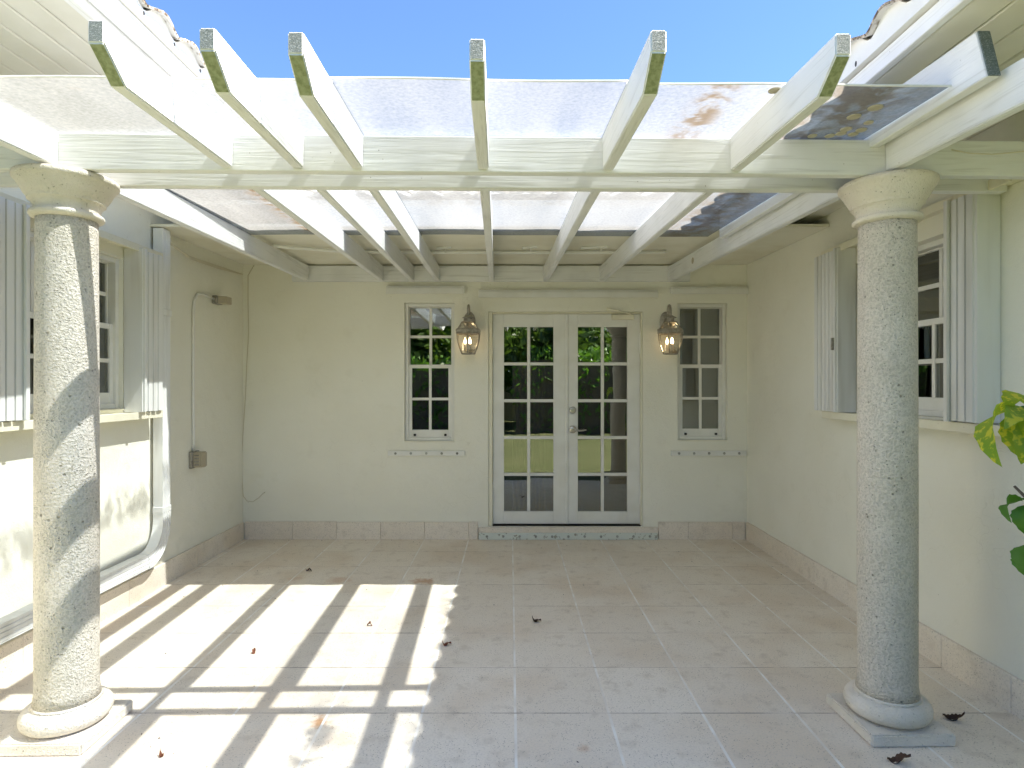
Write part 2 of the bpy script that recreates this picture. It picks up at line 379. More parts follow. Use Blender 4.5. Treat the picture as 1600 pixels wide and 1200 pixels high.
# ------------------------------------------------------------------ house wings
rear = thing('house_wing', 'cream stucco rear wall of the house with white double french doors and two narrow windows', 'house', (0, YB, 0), 'wings of the house round the patio')
left = thing('house_wing', 'sunlit cream stucco house side with the downspout, left of the patio', 'house', (XL, 3.4, 0), 'wings of the house round the patio')
right = thing('house_wing', 'shaded cream stucco house side behind the leafy shrub, right of the patio', 'house', (XR, 3.4, 0), 'wings of the house round the patio')
SL = .33
DOOR = (-.207, 1.262, .118, 2.16); WL = (-1.004, -.529, .93, 2.245); WR = (1.592, 2.064, .94, 2.24)
mb = MB(); wall_panel(mb, XL - .2, XR + .2, 0, 2.85, [DOOR, WL, WR], .16, lambda u, d, z: (u, YB + d, z))
wall_r = mb.build('wall', 'stucco', rear)
OL = (3.0, 3.99, 1.31, 2.29); OR = (3.0, 3.99, 1.29, 2.25)
mb = MB(); wall_panel(mb, YF, YB + .16, 0, 2.95, [OL], .14, lambda u, d, z: (XL - d, u, z))
mb.prism([(XL, -.05), (-6.5, -.05), (-6.5, 3.02 + SL * 4.9), (XL, 3.02 + SL * .95)], 'y', YF - .001, YF + .14)
wall_l = mb.build('wall', 'stucco', left)
mb = MB(); wall_panel(mb, YF, YB + .16, 0, 2.85, [OR], .14, lambda u, d, z: (XR + d, u, z))
mb.prism([(XR, -.05), (6.5, -.05), (6.5, 2.79 + SL * 5.0), (XR, 2.79 + SL * .8)], 'y', YF - .001, YF + .14)
wall_rt = mb.build('wall', 'stucco', right)

# baseboard tiles
BH = .165
def baseboard(parent, pts):
    for (x0, x1, y0, y1) in pts:
        MB().box(x0, x1, y0, y1, -.003, BH + random.uniform(-.002, .002)).build('baseboard_tile', 'limestone_base', parent, bevel=.003)
def cuts(a, b, step, off):
    c = [a] + [x for x in [off + i * step for i in range(-30, 30)] if a + .05 < x < b - .05] + [b]
    return [(c[i] + .0012, c[i + 1] - .0012) for i in range(len(c) - 1)]
baseboard(wall_l, [(XL + .001, XL + .022, a, b) for a, b in cuts(P0, YB - .024, TH, 2.709)])
baseboard(wall_rt, [(XR - .022, XR - .001, a, b) for a, b in cuts(P0, YB - .024, TH, 2.709)])
baseboard(wall_r, [(a, b, YB - .022, YB - .001) for a, b in cuts(XL + .024, -.305, TW, .0234)] + [(a, b, YB - .022, YB - .001) for a, b in cuts(1.405, XR - .024, TW, .0234)])

# roofs: fascia, soffit, deck and tiles
def tile_src():
    n = 11; wd = .235; ln = .42; th = .011; amp = .074; vs = []; fs = []; mi = []
    for (v, lift) in ((0, 0), (ln, .0)):
        for lay in (0, 1):
            for i in range(n):
                u = -wd / 2 + wd * i / (n - 1); a = 2 * math.pi * i / (n - 1)
                z = amp * .5 * (1 - math.cos(a)) ** .8 * (2 ** .2) * .5 * 2 ** 0 + lay * th
                vs.append((u, v, z))
    idx = lambda r, lay, i: (r * 2 + lay) * n + i
    for i in range(n - 1):
        fs.append((idx(0, 1, i), idx(0, 1, i + 1), idx(1, 1, i + 1), idx(1, 1, i))); mi.append(0)
        fs.append((idx(0, 0, i), idx(1, 0, i), idx(1, 0, i + 1), idx(0, 0, i + 1))); mi.append(0)
        fs.append((idx(0, 0, i), idx(0, 0, i + 1), idx(0, 1, i + 1), idx(0, 1, i))); mi.append(1)
        fs.append((idx(1, 0, i), idx(1, 1, i), idx(1, 1, i + 1), idx(1, 0, i + 1))); mi.append(1)
    me = bpy.data.meshes.new('roof_tile'); me.from_pydata(vs, [], fs); me.materials.append(MATS['roof_tile']); me.materials.append(MATS['tile_edge'])
    for p, m in zip(me.polygons, mi): p.material_index = m; p.use_smooth = m == 0
    return me
TM = tile_src()
def lay_tiles(roof, edge, u0, u1, courses, udir, vdir, z0):
    """edge: fixed coordinate of the eave; udir along the eave, vdir horizontally up the slope"""
    u_ = Vector(udir); v_ = Vector((vdir[0], vdir[1], SL)).normalized(); n_ = u_.cross(v_)
    if n_.z < 0: u_ = -u_; n_ = u_.cross(v_)
    Rm = Matrix((u_, v_, n_)).transposed()
    n = int(round((u1 - u0) / .235))
    for c in range(courses):
        for i in range(n):
            uu = u0 + .235 * (i + .5)
            base = Vector((edge, uu, z0)) if abs(udir[1]) > .5 else Vector((uu, edge, z0))
            p = base + v_ * (c * .34 + random.uniform(-.006, .006)) + n_ * (.012 if c else 0) + n_ * random.uniform(0, .003)
            o = bpy.data.objects.new('roof_tile', TM); place(o, roof, p)
            rj = Matrix.Rotation(random.uniform(-.012, .012), 3, 'Z') @ Matrix.Rotation(-.03, 3, 'X')
            o.rotation_euler = (Rm @ rj).to_euler()
def bird_stop(mb, u0, u1, a, b, zb, zt, amp, axis):
    pts = [(u0, zb), (u1, zb)]; n = int((u1 - u0) / .0235)
    for i in range(n, -1, -1):
        u = u0 + (u1 - u0) * i / n; ph = 2 * math.pi * (u - u0) / .235
        pts.append((u, zt + amp * .5 * (1 - math.cos(ph))))
    mb.prism(pts, axis, a, b)
EY0, EY1 = .93, .93 + .235 * 15    # run of the side eaves
# left roof
XE = -1.534
roof = MB().prism([(XE - .03, 3.015), (-6.5, 3.015 + SL * 4.93), (-6.5, 3.075 + SL * 4.93), (XE - .03, 3.053)], 'y', EY0, 9.5).build('roof', 'roof_tile', left)
lay_tiles(roof, XE, EY0, EY1, 6, (0, 1, 0), (-1, 0, 0), 3.058)
fa = MB().box(-1.615, -1.572, EY0, EY1 - .02, 2.930, 3.008).build('fascia', 'wood_along_y', left, bevel=.003)
MB().box(-1.66, -1.6175, EY0, EY1 + .3, 2.890, 2.985).build('sub_fascia', 'wood_along_y', fa, bevel=.003)
mb = MB(); bird_stop(mb, EY0, EY1, -1.60, -1.552, 3.011, 3.052, .070, 'x'); mb.build('bird_stop', 'white_paint', fa)
hole = MB()
for i in range(15):
    hole.M = Matrix.Translation((-1.5515, EY0 + .235 * i, 3.035)) @ Matrix.Rotation(R(90), 4, 'Y') @ Matrix.Scale(1.5, 4, (1, 0, 0)); hole.v = []; hole.f = []; hole.mi = []
    hole.lathe([(.0055, 0), (.0055, .0015)], (0, 0), 10); hole.build('weep_hole', 'dark_metal', fa)
sof = MB().box(XL - .02, -1.66, EY0, YB, 2.925, 2.94).build('soffit', 'soffit_paint', left)
nb = 7; bw = (XL + 1.662) / nb
for i in range(nb):
    MB().box(-1.662 + bw * (i + 1) + .003, -1.662 + bw * i - .003, EY0, YB - .01, 2.905, 2.9245).build('soffit_board', 'soffit_paint', sof, bevel=.005)
# right roof
XE2 = 1.37
roof = MB().prism([(XE2 + .03, 2.755), (6.5, 2.755 + SL * 5.1), (6.5, 2.815 + SL * 5.1), (XE2 + .03, 2.793)], 'y', EY0, 9.5).build('roof', 'roof_tile', right)
lay_tiles(roof, XE2, EY0, EY1, 6, (0, 1, 0), (1, 0, 0), 2.80)
fa = MB().box(1.412, 1.444, EY0, EY1 - .02, 2.660, 2.728).build('fascia', 'wood_along_y', right, bevel=.003)
mb = MB(); bird_stop(mb, EY0, EY1, 1.388, 1.438, 2.732, 2.793, .070, 'x'); mb.build('bird_stop', 'white_paint', fa)
for i in range(0, 15, 2):
    hole.M = Matrix.Translation((1.3870, EY0 + .235 * i + .1, 2.75)) @ Matrix.Rotation(R(90), 4, 'Y') @ Matrix.Scale(1.8, 4, (1, 0, 0)); hole.v = []; hole.f = []; hole.mi = []
    hole.lathe([(.0065, 0), (.0065, .0015)], (0, 0), 10); hole.build('weep_hole', 'dark_metal', fa)
sof = MB().box(1.446, XR + .02, EY0, YB, 2.684, 2.70).build('soffit', 'soffit_paint', right)
nb = 6; bw = (XR - 1.448) / nb
for i in range(nb):
    MB().box(1.448 + bw * i + .003, 1.448 + bw * (i + 1) - .003, EY0, YB - .01, 2.664, 2.6835).build('soffit_board', 'soffit_paint', sof, bevel=.005)
# rear roof
YE = 4.225
roof = MB().prism([(YE + .03, 2.725), (9.5, 2.725 + SL * 5.25), (9.5, 2.77 + SL * 5.25), (YE + .03, 2.755)], 'x', -5.5, 5.5).build('roof', 'roof_tile', rear)
lay_tiles(roof, YE, -2.35, 2.35, 8, (1, 0, 0), (0, 1, 0), 2.765)
fa = MB().box(-1.37, 1.41, YE + .04, YE + .075, 2.575, 2.735).build('fascia', 'wood_along_x', rear, bevel=.003)
sof = MB().prism([(YE + .06, 2.578), (YB - .002, 2.606), (YB - .002, 2.625), (YE + .06, 2.597)], 'x', XL + .003, XR - .003).build('soffit', 'cream_soffit', rear)

# ------------------------------------------------------------------ windows and doors (built facing -Y at a local origin, then turned)
def window(parent, M, wd, ht, cols, fr=.032, lower_inset=.022, botrail=.075, latch=True, mt='white_paint'):
    d0 = .035
    f = MB(M)
    for (a, b, c, d) in ((0, fr, 0, ht), (wd - fr, wd, 0, ht)): f.box(a, b, d0, d0 + .09, c, d)
    for (c, d) in ((0, fr), (ht - fr, ht)): f.box(fr, wd - fr, d0 + .003, d0 + .09, c, d)
    win = f.build('window', mt, parent, bevel=.003)
    zm = ht * .535
    def sash(x0, x1, z0, z1, y0, st, bot, top):
        m = MB(M)
        m.box(x0, x0 + st, y0, y0 + .03, z0, z1); m.box(x1 - st, x1, y0, y0 + .03, z0, z1)
        m.box(x0 + st, x1 - st, y0 + .002, y0 + .03, z0, z0 + bot); m.box(x0 + st, x1 - st, y0 + .002, y0 + .03, z1 - top, z1)
        m.build('sash', mt, win, bevel=.002)
        px0, px1, pz0, pz1 = x0 + st, x1 - st, z0 + bot, z1 - top; mw = .026
        zc = (pz0 + pz1) / 2
        for c in range(1, cols):
            xc = px0 + (px1 - px0) * c / cols; MB(M).box(xc - mw / 2, xc + mw / 2, y0 + .004, y0 + .026, pz0, pz1).build('muntin', mt, win, bevel=.002)
        for c in range(cols):
            a = px0 + (px1 - px0) * c / cols + (mw / 2 if c else 0); b = px0 + (px1 - px0) * (c + 1) / cols - (mw / 2 if c < cols - 1 else 0)
            MB(M).box(a, b, y0 + .006, y0 + .026, zc - mw / 2, zc + mw / 2).build('muntin', mt, win, bevel=.002)
            for (q0, q1) in ((pz0, zc - mw / 2), (zc + mw / 2, pz1)):
                MB(M).box(a, b, y0 + .014, y0 + .018, q0, q1).build('pane', 'window_glass', win)
    sash(fr - .006, wd - fr + .006, zm - .01, ht - fr + .004, d0 + .055, .012, .03, .012)
    sash(fr - .004, wd - fr + .004, fr - .004, zm + .025, d0 + .02, .034, botrail, .034)
    if latch:
        for xx in (.09, wd - .09): MB(M).box(xx - .011, xx + .011, d0 + .005, d0 + .021, fr + .012, fr + .032).build('latch', 'dark_metal', win, bevel=.002)
    # cream reveal sill
    MB(M).prism([(-.004, -.012), (d0 + .09, -.012), (d0 + .09, .004), (-.004, -.004)], 'x', .002, wd - .002).build('sill', 'cream_paint', win)
    for c in win.children:
        if c.name.startswith('pane'): c.rotation_euler = (random.uniform(-.005, .005), 0, random.uniform(-.005, .005))
    return win
window(rear, Matrix.Translation((WL[0] + .001, YB, WL[2])), WL[1] - WL[0] - .002, WL[3] - WL[2] - .001, 2)
window(rear, Matrix.Translation((WR[0] + .001, YB, WR[2])), WR[1] - WR[0] - .002, WR[3] - WR[2] - .001, 2)
Ml = Matrix.Translation((XL + .01, OL[0] + .001, OL[2])) @ Matrix.Rotation(R(90), 4, 'Z')          # faces +X
window(left, Ml, OL[1] - OL[0] - .002, OL[3] - OL[2] - .001, 3, latch=False)
Mr = Matrix.Translation((XR + .02, OR[1] - .001, OR[2])) @ Matrix.Rotation(R(-90), 4, 'Z')         # faces -X
window(right, Mr, OR[1] - OR[0] - .002, OR[3] - OR[2] - .001, 3, latch=False)
# dark rooms behind the glass
def room(parent, x0, x1, y0, y1, z0, z1, open_side):
    m = MB(); F = {'z0': [(x0, y0, z0), (x1, y0, z0), (x1, y1, z0), (x0, y1, z0)], 'z1': [(x0, y0, z1), (x1, y0, z1), (x1, y1, z1), (x0, y1, z1)],
         'x0': [(x0, y0, z0), (x0, y1, z0), (x0, y1, z1), (x0, y0, z1)], 'x1': [(x1, y0, z0), (x1, y1, z0), (x1, y1, z1), (x1, y0, z1)],
         'y0': [(x0, y0, z0), (x1, y0, z0), (x1, y0, z1), (x0, y0, z1)], 'y1': [(x0, y1, z0), (x1, y1, z0), (x1, y1, z1), (x0, y1, z1)]}
    for kx, q in F.items():
        if kx != open_side: m.add(q, [(0, 1, 2, 3)])
    return m.build('room_interior', 'interior_wall', parent)
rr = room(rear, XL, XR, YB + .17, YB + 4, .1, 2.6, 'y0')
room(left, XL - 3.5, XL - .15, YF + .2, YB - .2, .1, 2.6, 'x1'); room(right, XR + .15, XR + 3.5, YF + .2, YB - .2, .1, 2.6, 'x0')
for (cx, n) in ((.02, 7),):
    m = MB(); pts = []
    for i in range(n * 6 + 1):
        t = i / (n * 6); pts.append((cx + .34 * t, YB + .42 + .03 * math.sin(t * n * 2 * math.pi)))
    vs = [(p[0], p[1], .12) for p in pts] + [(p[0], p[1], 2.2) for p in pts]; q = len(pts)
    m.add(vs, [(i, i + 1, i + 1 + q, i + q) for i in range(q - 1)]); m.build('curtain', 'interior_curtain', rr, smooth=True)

# french doors
yd = YB + .045
fr = MB()
fr.box(DOOR[0] + .001, DOOR[0] + .040, YB + .012, YB + .15, DOOR[2] + .003, DOOR[3] - .002); fr.box(DOOR[1] - .016, DOOR[1] - .001, YB + .012, YB + .15, DOOR[2] + .003, DOOR[3] - .002)
fr.box(DOOR[0] + .040, DOOR[1] - .016, YB + .016, YB + .15, DOOR[3] - .016, DOOR[3] - .002)
dfr = fr.build('door_frame', 'cream_paint', rear, bevel=.003)
MB().box(DOOR[0] + .041, DOOR[1] - .018, YB + .005, YB + .155, DOOR[2] - .002, DOOR[2] + .008).build('threshold', 'dark_metal', dfr)
def door_leaf(x0, x1, z0, z1, sl, sr, name):
    st_t, st_b = .123, .119
    m = MB(); m.box(x0, x0 + sl, yd, yd + .042, z0, z1); m.box(x1 - sr, x1, yd, yd + .042, z0, z1)
    m.box(x0 + sl, x1 - sr, yd + .001, yd + .042, z0, z0 + st_b); m.box(x0 + sl, x1 - sr, yd + .001, yd + .042, z1 - st_t, z1)
    lf = m.build(name, 'white_paint', rear, bevel=.003)
    px0, px1, pz0, pz1 = x0 + sl, x1 - sr, z0 + st_b, z1 - st_t; mw = .030; xc = (px0 + px1) / 2
    MB().box(xc - mw / 2, xc + mw / 2, yd + .004, yd + .038, pz0, pz1).build('muntin', 'white_paint', lf, bevel=.004)
    for (a, b) in ((px0, xc - mw / 2), (xc + mw / 2, px1)):
        for r_ in range(5):
            q0 = pz0 + (pz1 - pz0) * r_ / 5 + (mw / 2 if r_ else 0); q1 = pz0 + (pz1 - pz0) * (r_ + 1) / 5 - (mw / 2 if r_ < 4 else 0)
            MB().box(a, b, yd + .018, yd + .023, q0, q1).build('pane', 'window_glass', lf)
            if r_: MB().box(a, b, yd + .006, yd + .038, q0 - mw, q0).build('muntin', 'white_paint', lf, bevel=.004)
    for c in lf.children:
        if c.name.startswith('pane'): c.rotation_euler = (random.uniform(-.004, .004), 0, random.uniform(-.006, .006))
    return lf
dl = door_leaf(-.165, .540, .132, 2.142, .107, .124, 'door'); dr = door_leaf(.545, 1.245, .132, 2.142, .105, .122, 'door')
MB().box(.528, .557, yd - .012, yd - .0005, .134, 2.14).build('astragal', 'white_paint', dl, bevel=.004)
for lf, hx in ((dl, -.172), (dr, 1.246)):
    for z in (.42, 1.86):
        m = MB(); m.lathe([(.011, z - .10), (.011, z - .034), (.0095, z - .033), (.0095, z - .031), (.011, z - .03), (.011, z + .03), (.0095, z + .031), (.0095, z + .033), (.011, z + .034), (.011, z + .10)], (hx, yd - .004), 12)
        m.build('hinge', 'white_paint', lf, smooth=False)
ym = Matrix.Translation((.596, yd, 0)) @ Matrix.Rotation(R(90), 4, 'X')     # local z comes out of the door
def disc(parent, name, zc, prof, mat):
    m = MB(Matrix.Translation((.600, yd, zc)) @ Matrix.Rotation(R(90), 4, 'X')); m.lathe(prof, (0, 0), 24)
    return smooth_by_angle(m.build(name, mat, parent))
disc(dr, 'deadbolt', 1.222, [(.034, 0), (.034, .006), (.029, .012), (.020, .014), (.020, .020), (.012, .021)], 'nickel')
disc(dr, 'handle_rose', 1.037, [(.036, 0), (.036, .006), (.030, .012), (.013, .014), (.013, .045), (.004, .046)], 'nickel')
m = MB(); m.tube([(.600, yd - .045, 1.037), (.63, yd - .05, 1.034), (.66, yd - .05, 1.028), (.70, yd - .048, 1.031), (.725, yd - .045, 1.037)], [.011, .010, .009, .008, .006], 10)
m.build('lever', 'nickel', dr, smooth=True)
m = MB(); m.box(.97, 1.18, yd - .045, yd - .002, 2.085, 2.135); m.build('door_closer', 'cream_paint', dr, bevel=.006)
m = MB(); m.tube([(1.15, yd - .035, 2.14), (1.02, yd - .09, 2.165), (.93, YB - .012, 2.185)], .008, 6); m.box(.915, .955, YB - .02, YB + .012, 2.166, 2.196); m.build('closer_arm', 'cream_paint', dfr)
# stone step under the doors
st = MB().box(-.298, 1.400, YB - .030, YB + .15, -.002, .114).build('door_step', 'limestone_base', rear, bevel=.004)

# ------------------------------------------------------------------ pergola (turned 1.15 degrees about the patio's middle)
PR = Matrix.Translation((0, 2.5, 0)) @ Matrix.Rotation(.02, 4, 'Z') @ Matrix.Translation((0, -2.5, 0))
perg = thing('pergola', 'white painted timber pergola with translucent sheet roof over the patio', 'pergola', (0, 3.6, 2.33))
ZB = 2.332; PITCH = .03
zb = lambda y: ZB + .011 + PITCH * (y - 2.5)
zt = lambda y: zb(y) + .140
rx = [-1.846, -1.148, -.862, -.622, -.110, .402, .930, 1.578]
YEND = 5.735
for i, x in enumerate(rx):
    m = MB(PR); w2 = .0225; dx = random.uniform(-.004, .004); f0 = (1.70, 1.683, 1.715, 1.731, 1.755, 1.699, 1.705, 1.70)[i]
    prof = [(f0, zt(f0)), (f0, zt(f0) - .063), (f0 + .10, zb(f0 + .1)), (2.489, zb(2.489)), (2.492, zb(2.5) + .095), (2.735, zb(2.7) + .095), (2.738, zb(2.738)), (YEND, zb(YEND)), (YEND, zt(YEND))]
    n = len(prof); vs = [(x - w2, p[0], p[1]) for p in prof] + [(x + w2, p[0], p[1]) for p in prof]
    m.add(vs, []); m.cur = 0
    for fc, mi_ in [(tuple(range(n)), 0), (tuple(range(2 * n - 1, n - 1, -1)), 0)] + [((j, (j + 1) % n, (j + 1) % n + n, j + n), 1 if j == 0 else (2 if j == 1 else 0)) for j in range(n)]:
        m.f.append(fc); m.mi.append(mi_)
    m.build('rafter', ['wood_along_y', 'end_grain', 'green_bounce_cut'], perg, bevel=.004, segs=2)
mb = MB(PR).box(XL - .02, XR - .06, 2.490, 2.535, ZB, ZB + .146); mb.build('beam', 'wood_along_x', perg, bevel=.003)
mb = MB(PR).box(XL + .02, XR - .01, 2.690, 2.735, ZB, ZB + .146); mb.build('beam', 'wood_along_x', perg, bevel=.003)
MB().box(-2.06, 1.70, YB - .043, YB - .001, 2.442, 2.588).build('ledger', 'wood_along_x', perg, bevel=.003)
# board against the right fascia
MB(PR).prism([(1.93, 2.60), (1.885, 2.432), (4.2, 2.480), (4.2, 2.652)], 'x', 1.49, 1.532).build('side_board', ['wood_along_y'], perg, bevel=.003)
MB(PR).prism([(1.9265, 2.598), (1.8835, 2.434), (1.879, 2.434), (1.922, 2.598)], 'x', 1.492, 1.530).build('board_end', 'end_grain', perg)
# knot plug on the right rafter
def sheet(x0, x1, y0, y1, dz, seed):
    rnd = random.Random(seed); nx, ny = 14, 18; vs = []; fs = []
    ph = [rnd.uniform(0, 6) for _ in range(4)]
    def zz(x, y): return zt(y) + .006 + dz + .002 * math.sin(5 * x + ph[0]) * math.sin(3 * y + ph[1]) + .0012 * math.sin(9 * x + ph[2])
    for lay in (0, .005):
        for j in range(ny + 1):
            for i in range(nx + 1):
                x = x0 + (x1 - x0) * i / nx; y = y0 + (y1 - y0) * j / ny
                if j == 0: y += .003 * math.sin(3 * x + ph[3])
                vs.append((x, y, zz(x, y) + lay))
    q = (nx + 1) * (ny + 1); ix = lambda i, j, l: l * q + j * (nx + 1) + i
    m = MB(PR)
    for j in range(ny):
        for i in range(nx): fs.append((ix(i, j, 0), ix(i + 1, j, 0), ix(i + 1, j + 1, 0), ix(i, j + 1, 0)))
    m.add(vs[:q], fs); return m, zz
zzs = []
for n_, (a, b, dz) in enumerate(((-1.97, -.60, 0.0), (-.645, .425, .006), (.38, 1.485, 0.0))):
    m, zz = sheet(a, b, 2.03, 4.42, dz, n_); sh = m.build('roof_sheet', 'polycarbonate', perg, smooth=True); zzs.append((a, b, zz, sh))
    # folded lip on the front edge
    m = MB(PR); m.tube([(a + (b - a) * t / 20, 2.03 + .010 * math.sin(0), zz(a + (b - a) * t / 20, 2.03) - .001) for t in range(21)], .004, 6); m.build('sheet_edge', 'white_aluminium', sh)
for (x, y, r_) in ((1.332, 2.20, .026), (1.30, 2.28, .025), (1.34, 2.40, .022), (1.345, 2.445, .021), (1.40, 2.455, .020), (1.407, 2.41, .021), (1.313, 2.47, .020), (1.39, 2.335, .018), (.903, 2.075, .022), (1.24, 2.47, .018)):
    a, b, zz, sh = zzs[2]; m = MB(PR); m.lathe([(r_ * .9, zz(x, y) - .006), (r_, zz(x, y) - .004), (r_, zz(x, y) - .002)], (x, y), 16); m.build('lichen_disc', 'lichen', sh)
Mk = PR @ Matrix.Translation((1.5545, 4.98, zb(4.98) + .07)) @ Matrix.Rotation(R(-90), 4, 'Y')
m = MB(Mk); m.lathe([(.026, -.002), (.026, .0015), (.020, .002)], (0, 0), 18); m.build('knot', 'smoky_plastic', perg)

# ------------------------------------------------------------------ columns
def column(x, y, ztop, label):
    p = PR @ Vector((x, y, 0)); c = (p.x, p.y)
    t = thing('stone_column', label, 'column', (p.x, p.y, 0), 'coral stone columns carrying the pergola')
    Rz = Matrix.Translation((p.x, p.y, 0)) @ Matrix.Rotation(.02, 4, 'Z')
    MB(Rz).box(-.173, .173, -.173, .173, .0005, .05).build('plinth', 'smooth_coral_stone', t, bevel=.006, segs=2)
    tor = [(.118, .0505)]
    for i in range(13):
        a = -math.pi / 2 + math.pi * i / 12; tor.append((.124 + .042 * math.cos(a), .0935 + .042 * math.sin(a)))
    tor += [(.126, .137), (.122, .146)]
    m = MB().lathe(tor, c, 64); m.build('base', 'smooth_coral_stone', t, smooth=True)
    sh = []; z0, z1 = .140, ztop - .175
    for i in range(41):
        q = i / 40; z = z0 + (z1 - z0) * q
        sh.append((.1135 - .004 * q + .002 * math.sin(q * 3.1), z))
    sh[0] = (.121, z0); sh[1] = (.1145, sh[1][1])
    m = MB().lathe(sh, c, 72); m.build('shaft', 'coral_stone', t, smooth=True)
    T = ztop
    cap = [(.110, T - .180)]
    for i in range(9):
        a = -math.pi / 2 + math.pi * i / 8; cap.append((.121 + .013 * math.cos(a), T - .163 + .013 * math.sin(a)))
    cap += [(.1175, T - .149), (.1175, T - .140), (.120, T - .128), (.126, T - .116), (.135, T - .107), (.138, T - .106), (.139, T - .096), (.143, T - .092), (.149, T - .084), (.158, T - .068), (.168, T - .050), (.176, T - .036), (.181, T - .030), (.1865, T - .026), (.188, T - .018), (.187, T - .006), (.180, T - .001)]
    m = MB().lathe(cap, c, 64); smooth_by_angle(m.build('capital', 'smooth_coral_stone', t), 50)
column(-1.862, 2.597, ZB - .001, 'pitted coral stone column striped by sun and shadow, in front of the downspout')
column(1.628, 2.590, ZB - .001, 'evenly shaded pitted coral stone column beside the leafy shrub')

# ------------------------------------------------------------------ accordion storm shutters
def shutter(parent_label, sgn, xw, stacks, y0, y1, zlo, zhi):
    t = thing('accordion_shutter', parent_label, 'shutter', (xw, (y0 + y1) / 2, zlo), 'folded accordion storm shutters')
    X = lambda d: xw + sgn * d
    def bx(d0, d1, a, b, c, d): 
        p, q = sorted((X(d0), X(d1))); return MB().box(p, q, a, b, c, d)
    m = bx(.001, .085, y0, y1, zlo - .022, zlo - .006); p, q = sorted((X(.085), X(.10))); m.box(p, q, y0, y1, zlo - .05, zlo - .003); m.build('track', 'cream_paint', t, bevel=.002)
    m = bx(.001, .090, y0, y1, zhi + .004, zhi + .028); p, q = sorted((X(.09), X(.105))); m.box(p, q, y0, y1, zhi - .018, zhi + .026); m.build('track', 'cream_paint', t, bevel=.002)
    for (a, b, lead) in stacks:
        n = max(3, int(round((b - a) / .052))); st = (b - a) / n
        for i in range(n):
            ya = a + st * i; m = MB()
            pr = [(X(.006), ya + .004), (X(.108), ya + st * .10), (X(.118), ya + st * .14), (X(.118), ya + st * .93), (X(.108), ya + st * .96), (X(.108), ya + st * .28), (X(.006), ya + .018)]
            m.prism(pr, 'z', zlo + random.uniform(0, .004), zhi - random.uniform(0, .006)); m.build('blade', 'white_aluminium', t)
        yl = b if lead > 0 else a
        m = MB(); p, q = sorted((X(.004), X(.126))); m.box(p, q, yl - .004 if lead > 0 else yl - .018, yl + .018 if lead > 0 else yl + .004, zlo - .002, zhi + .001); p, q = sorted((X(.126), X(.140)))
        m.box(p, q, yl - .012, yl + .012, zlo, zhi); m.build('stile', 'white_aluminium', t, bevel=.002)
        ye = a if lead > 0 else b
        m = MB(); p, q = sorted((X(.002), X(.112))); m.box(p, q, ye - .012, ye + .012, zlo, zhi); m.build('end_plate', 'white_aluminium', t, bevel=.002)
    return t
sl_ = shutter('white accordion storm shutter folded open at the sunlit window behind the striped column', 1, XL, [(2.70, 3.03, 1), (4.01, 4.24, -1)], 2.66, 4.27, 1.285, 2.36)
sr_ = shutter('white accordion storm shutter folded open at the window behind the shaded column', -1, XR, [(2.80, 2.955, 1), (3.97, 4.27, -1)], 2.62, 4.20, 1.285, 2.355)
for z in (1.74,):
    MB().box(XR - .156, XR - .141, 3.962, 3.978, z - .05, z + .03).build('latch', 'grey_plastic', sr_, bevel=.002)

# tracks for storm panels on the rear wall
def ztrack(name, x0, x1, z0, z1, label, studs, mat='white_paint', y=YB, dp=.045, grp='storm panel tracks on the rear wall'):
    t = thing(name, label, 'track', ((x0 + x1) / 2, y, z0), grp)
    m = MB().box(x0, x1, y - dp, y - .001, z0, z1); m.box(x0, x1, y - dp - .012, y - dp, z0 - .012, z1 - .02) if studs == 0 else None
    m.build('rail', mat, t, bevel=.002)
    for i in range(studs):
        xx = x0 + (x1 - x0) * (i + .5) / studs
        m = MB(Matrix.Translation((xx, y - dp, (z0 + z1) / 2)) @ Matrix.Rotation(R(90), 4, 'X')); m.lathe([(.012, 0), (.012, .004), (.006, .005), (.006, .016)], (0, 0), 10); m.build('stud', 'track_studs', t)
ztrack('header_track', -1.170, -.428, 2.335, 2.398, 'cream metal header track above the narrow window left of the doors', 0)
ztrack('header_track', -.298, 1.396, 2.300, 2.360, 'long cream metal header track above the french doors', 0)
ztrack('header_track', 1.520, 2.248, 2.332, 2.392, 'cream metal header track above the narrow window right of the doors', 0)
ztrack('sill_track', -1.158, -.428, .793, .838, 'studded cream track under the narrow window left of the doors', 5, dp=.026)
ztrack('sill_track', 1.528, 2.240, .793, .838, 'studded cream track under the narrow window right of the doors', 5, dp=.026)
ztrack('sill_track', -.295, 1.396, .002, .066, 'chipped white studded track along the door step', 11, 'chipped_white', YB - .031, .014)

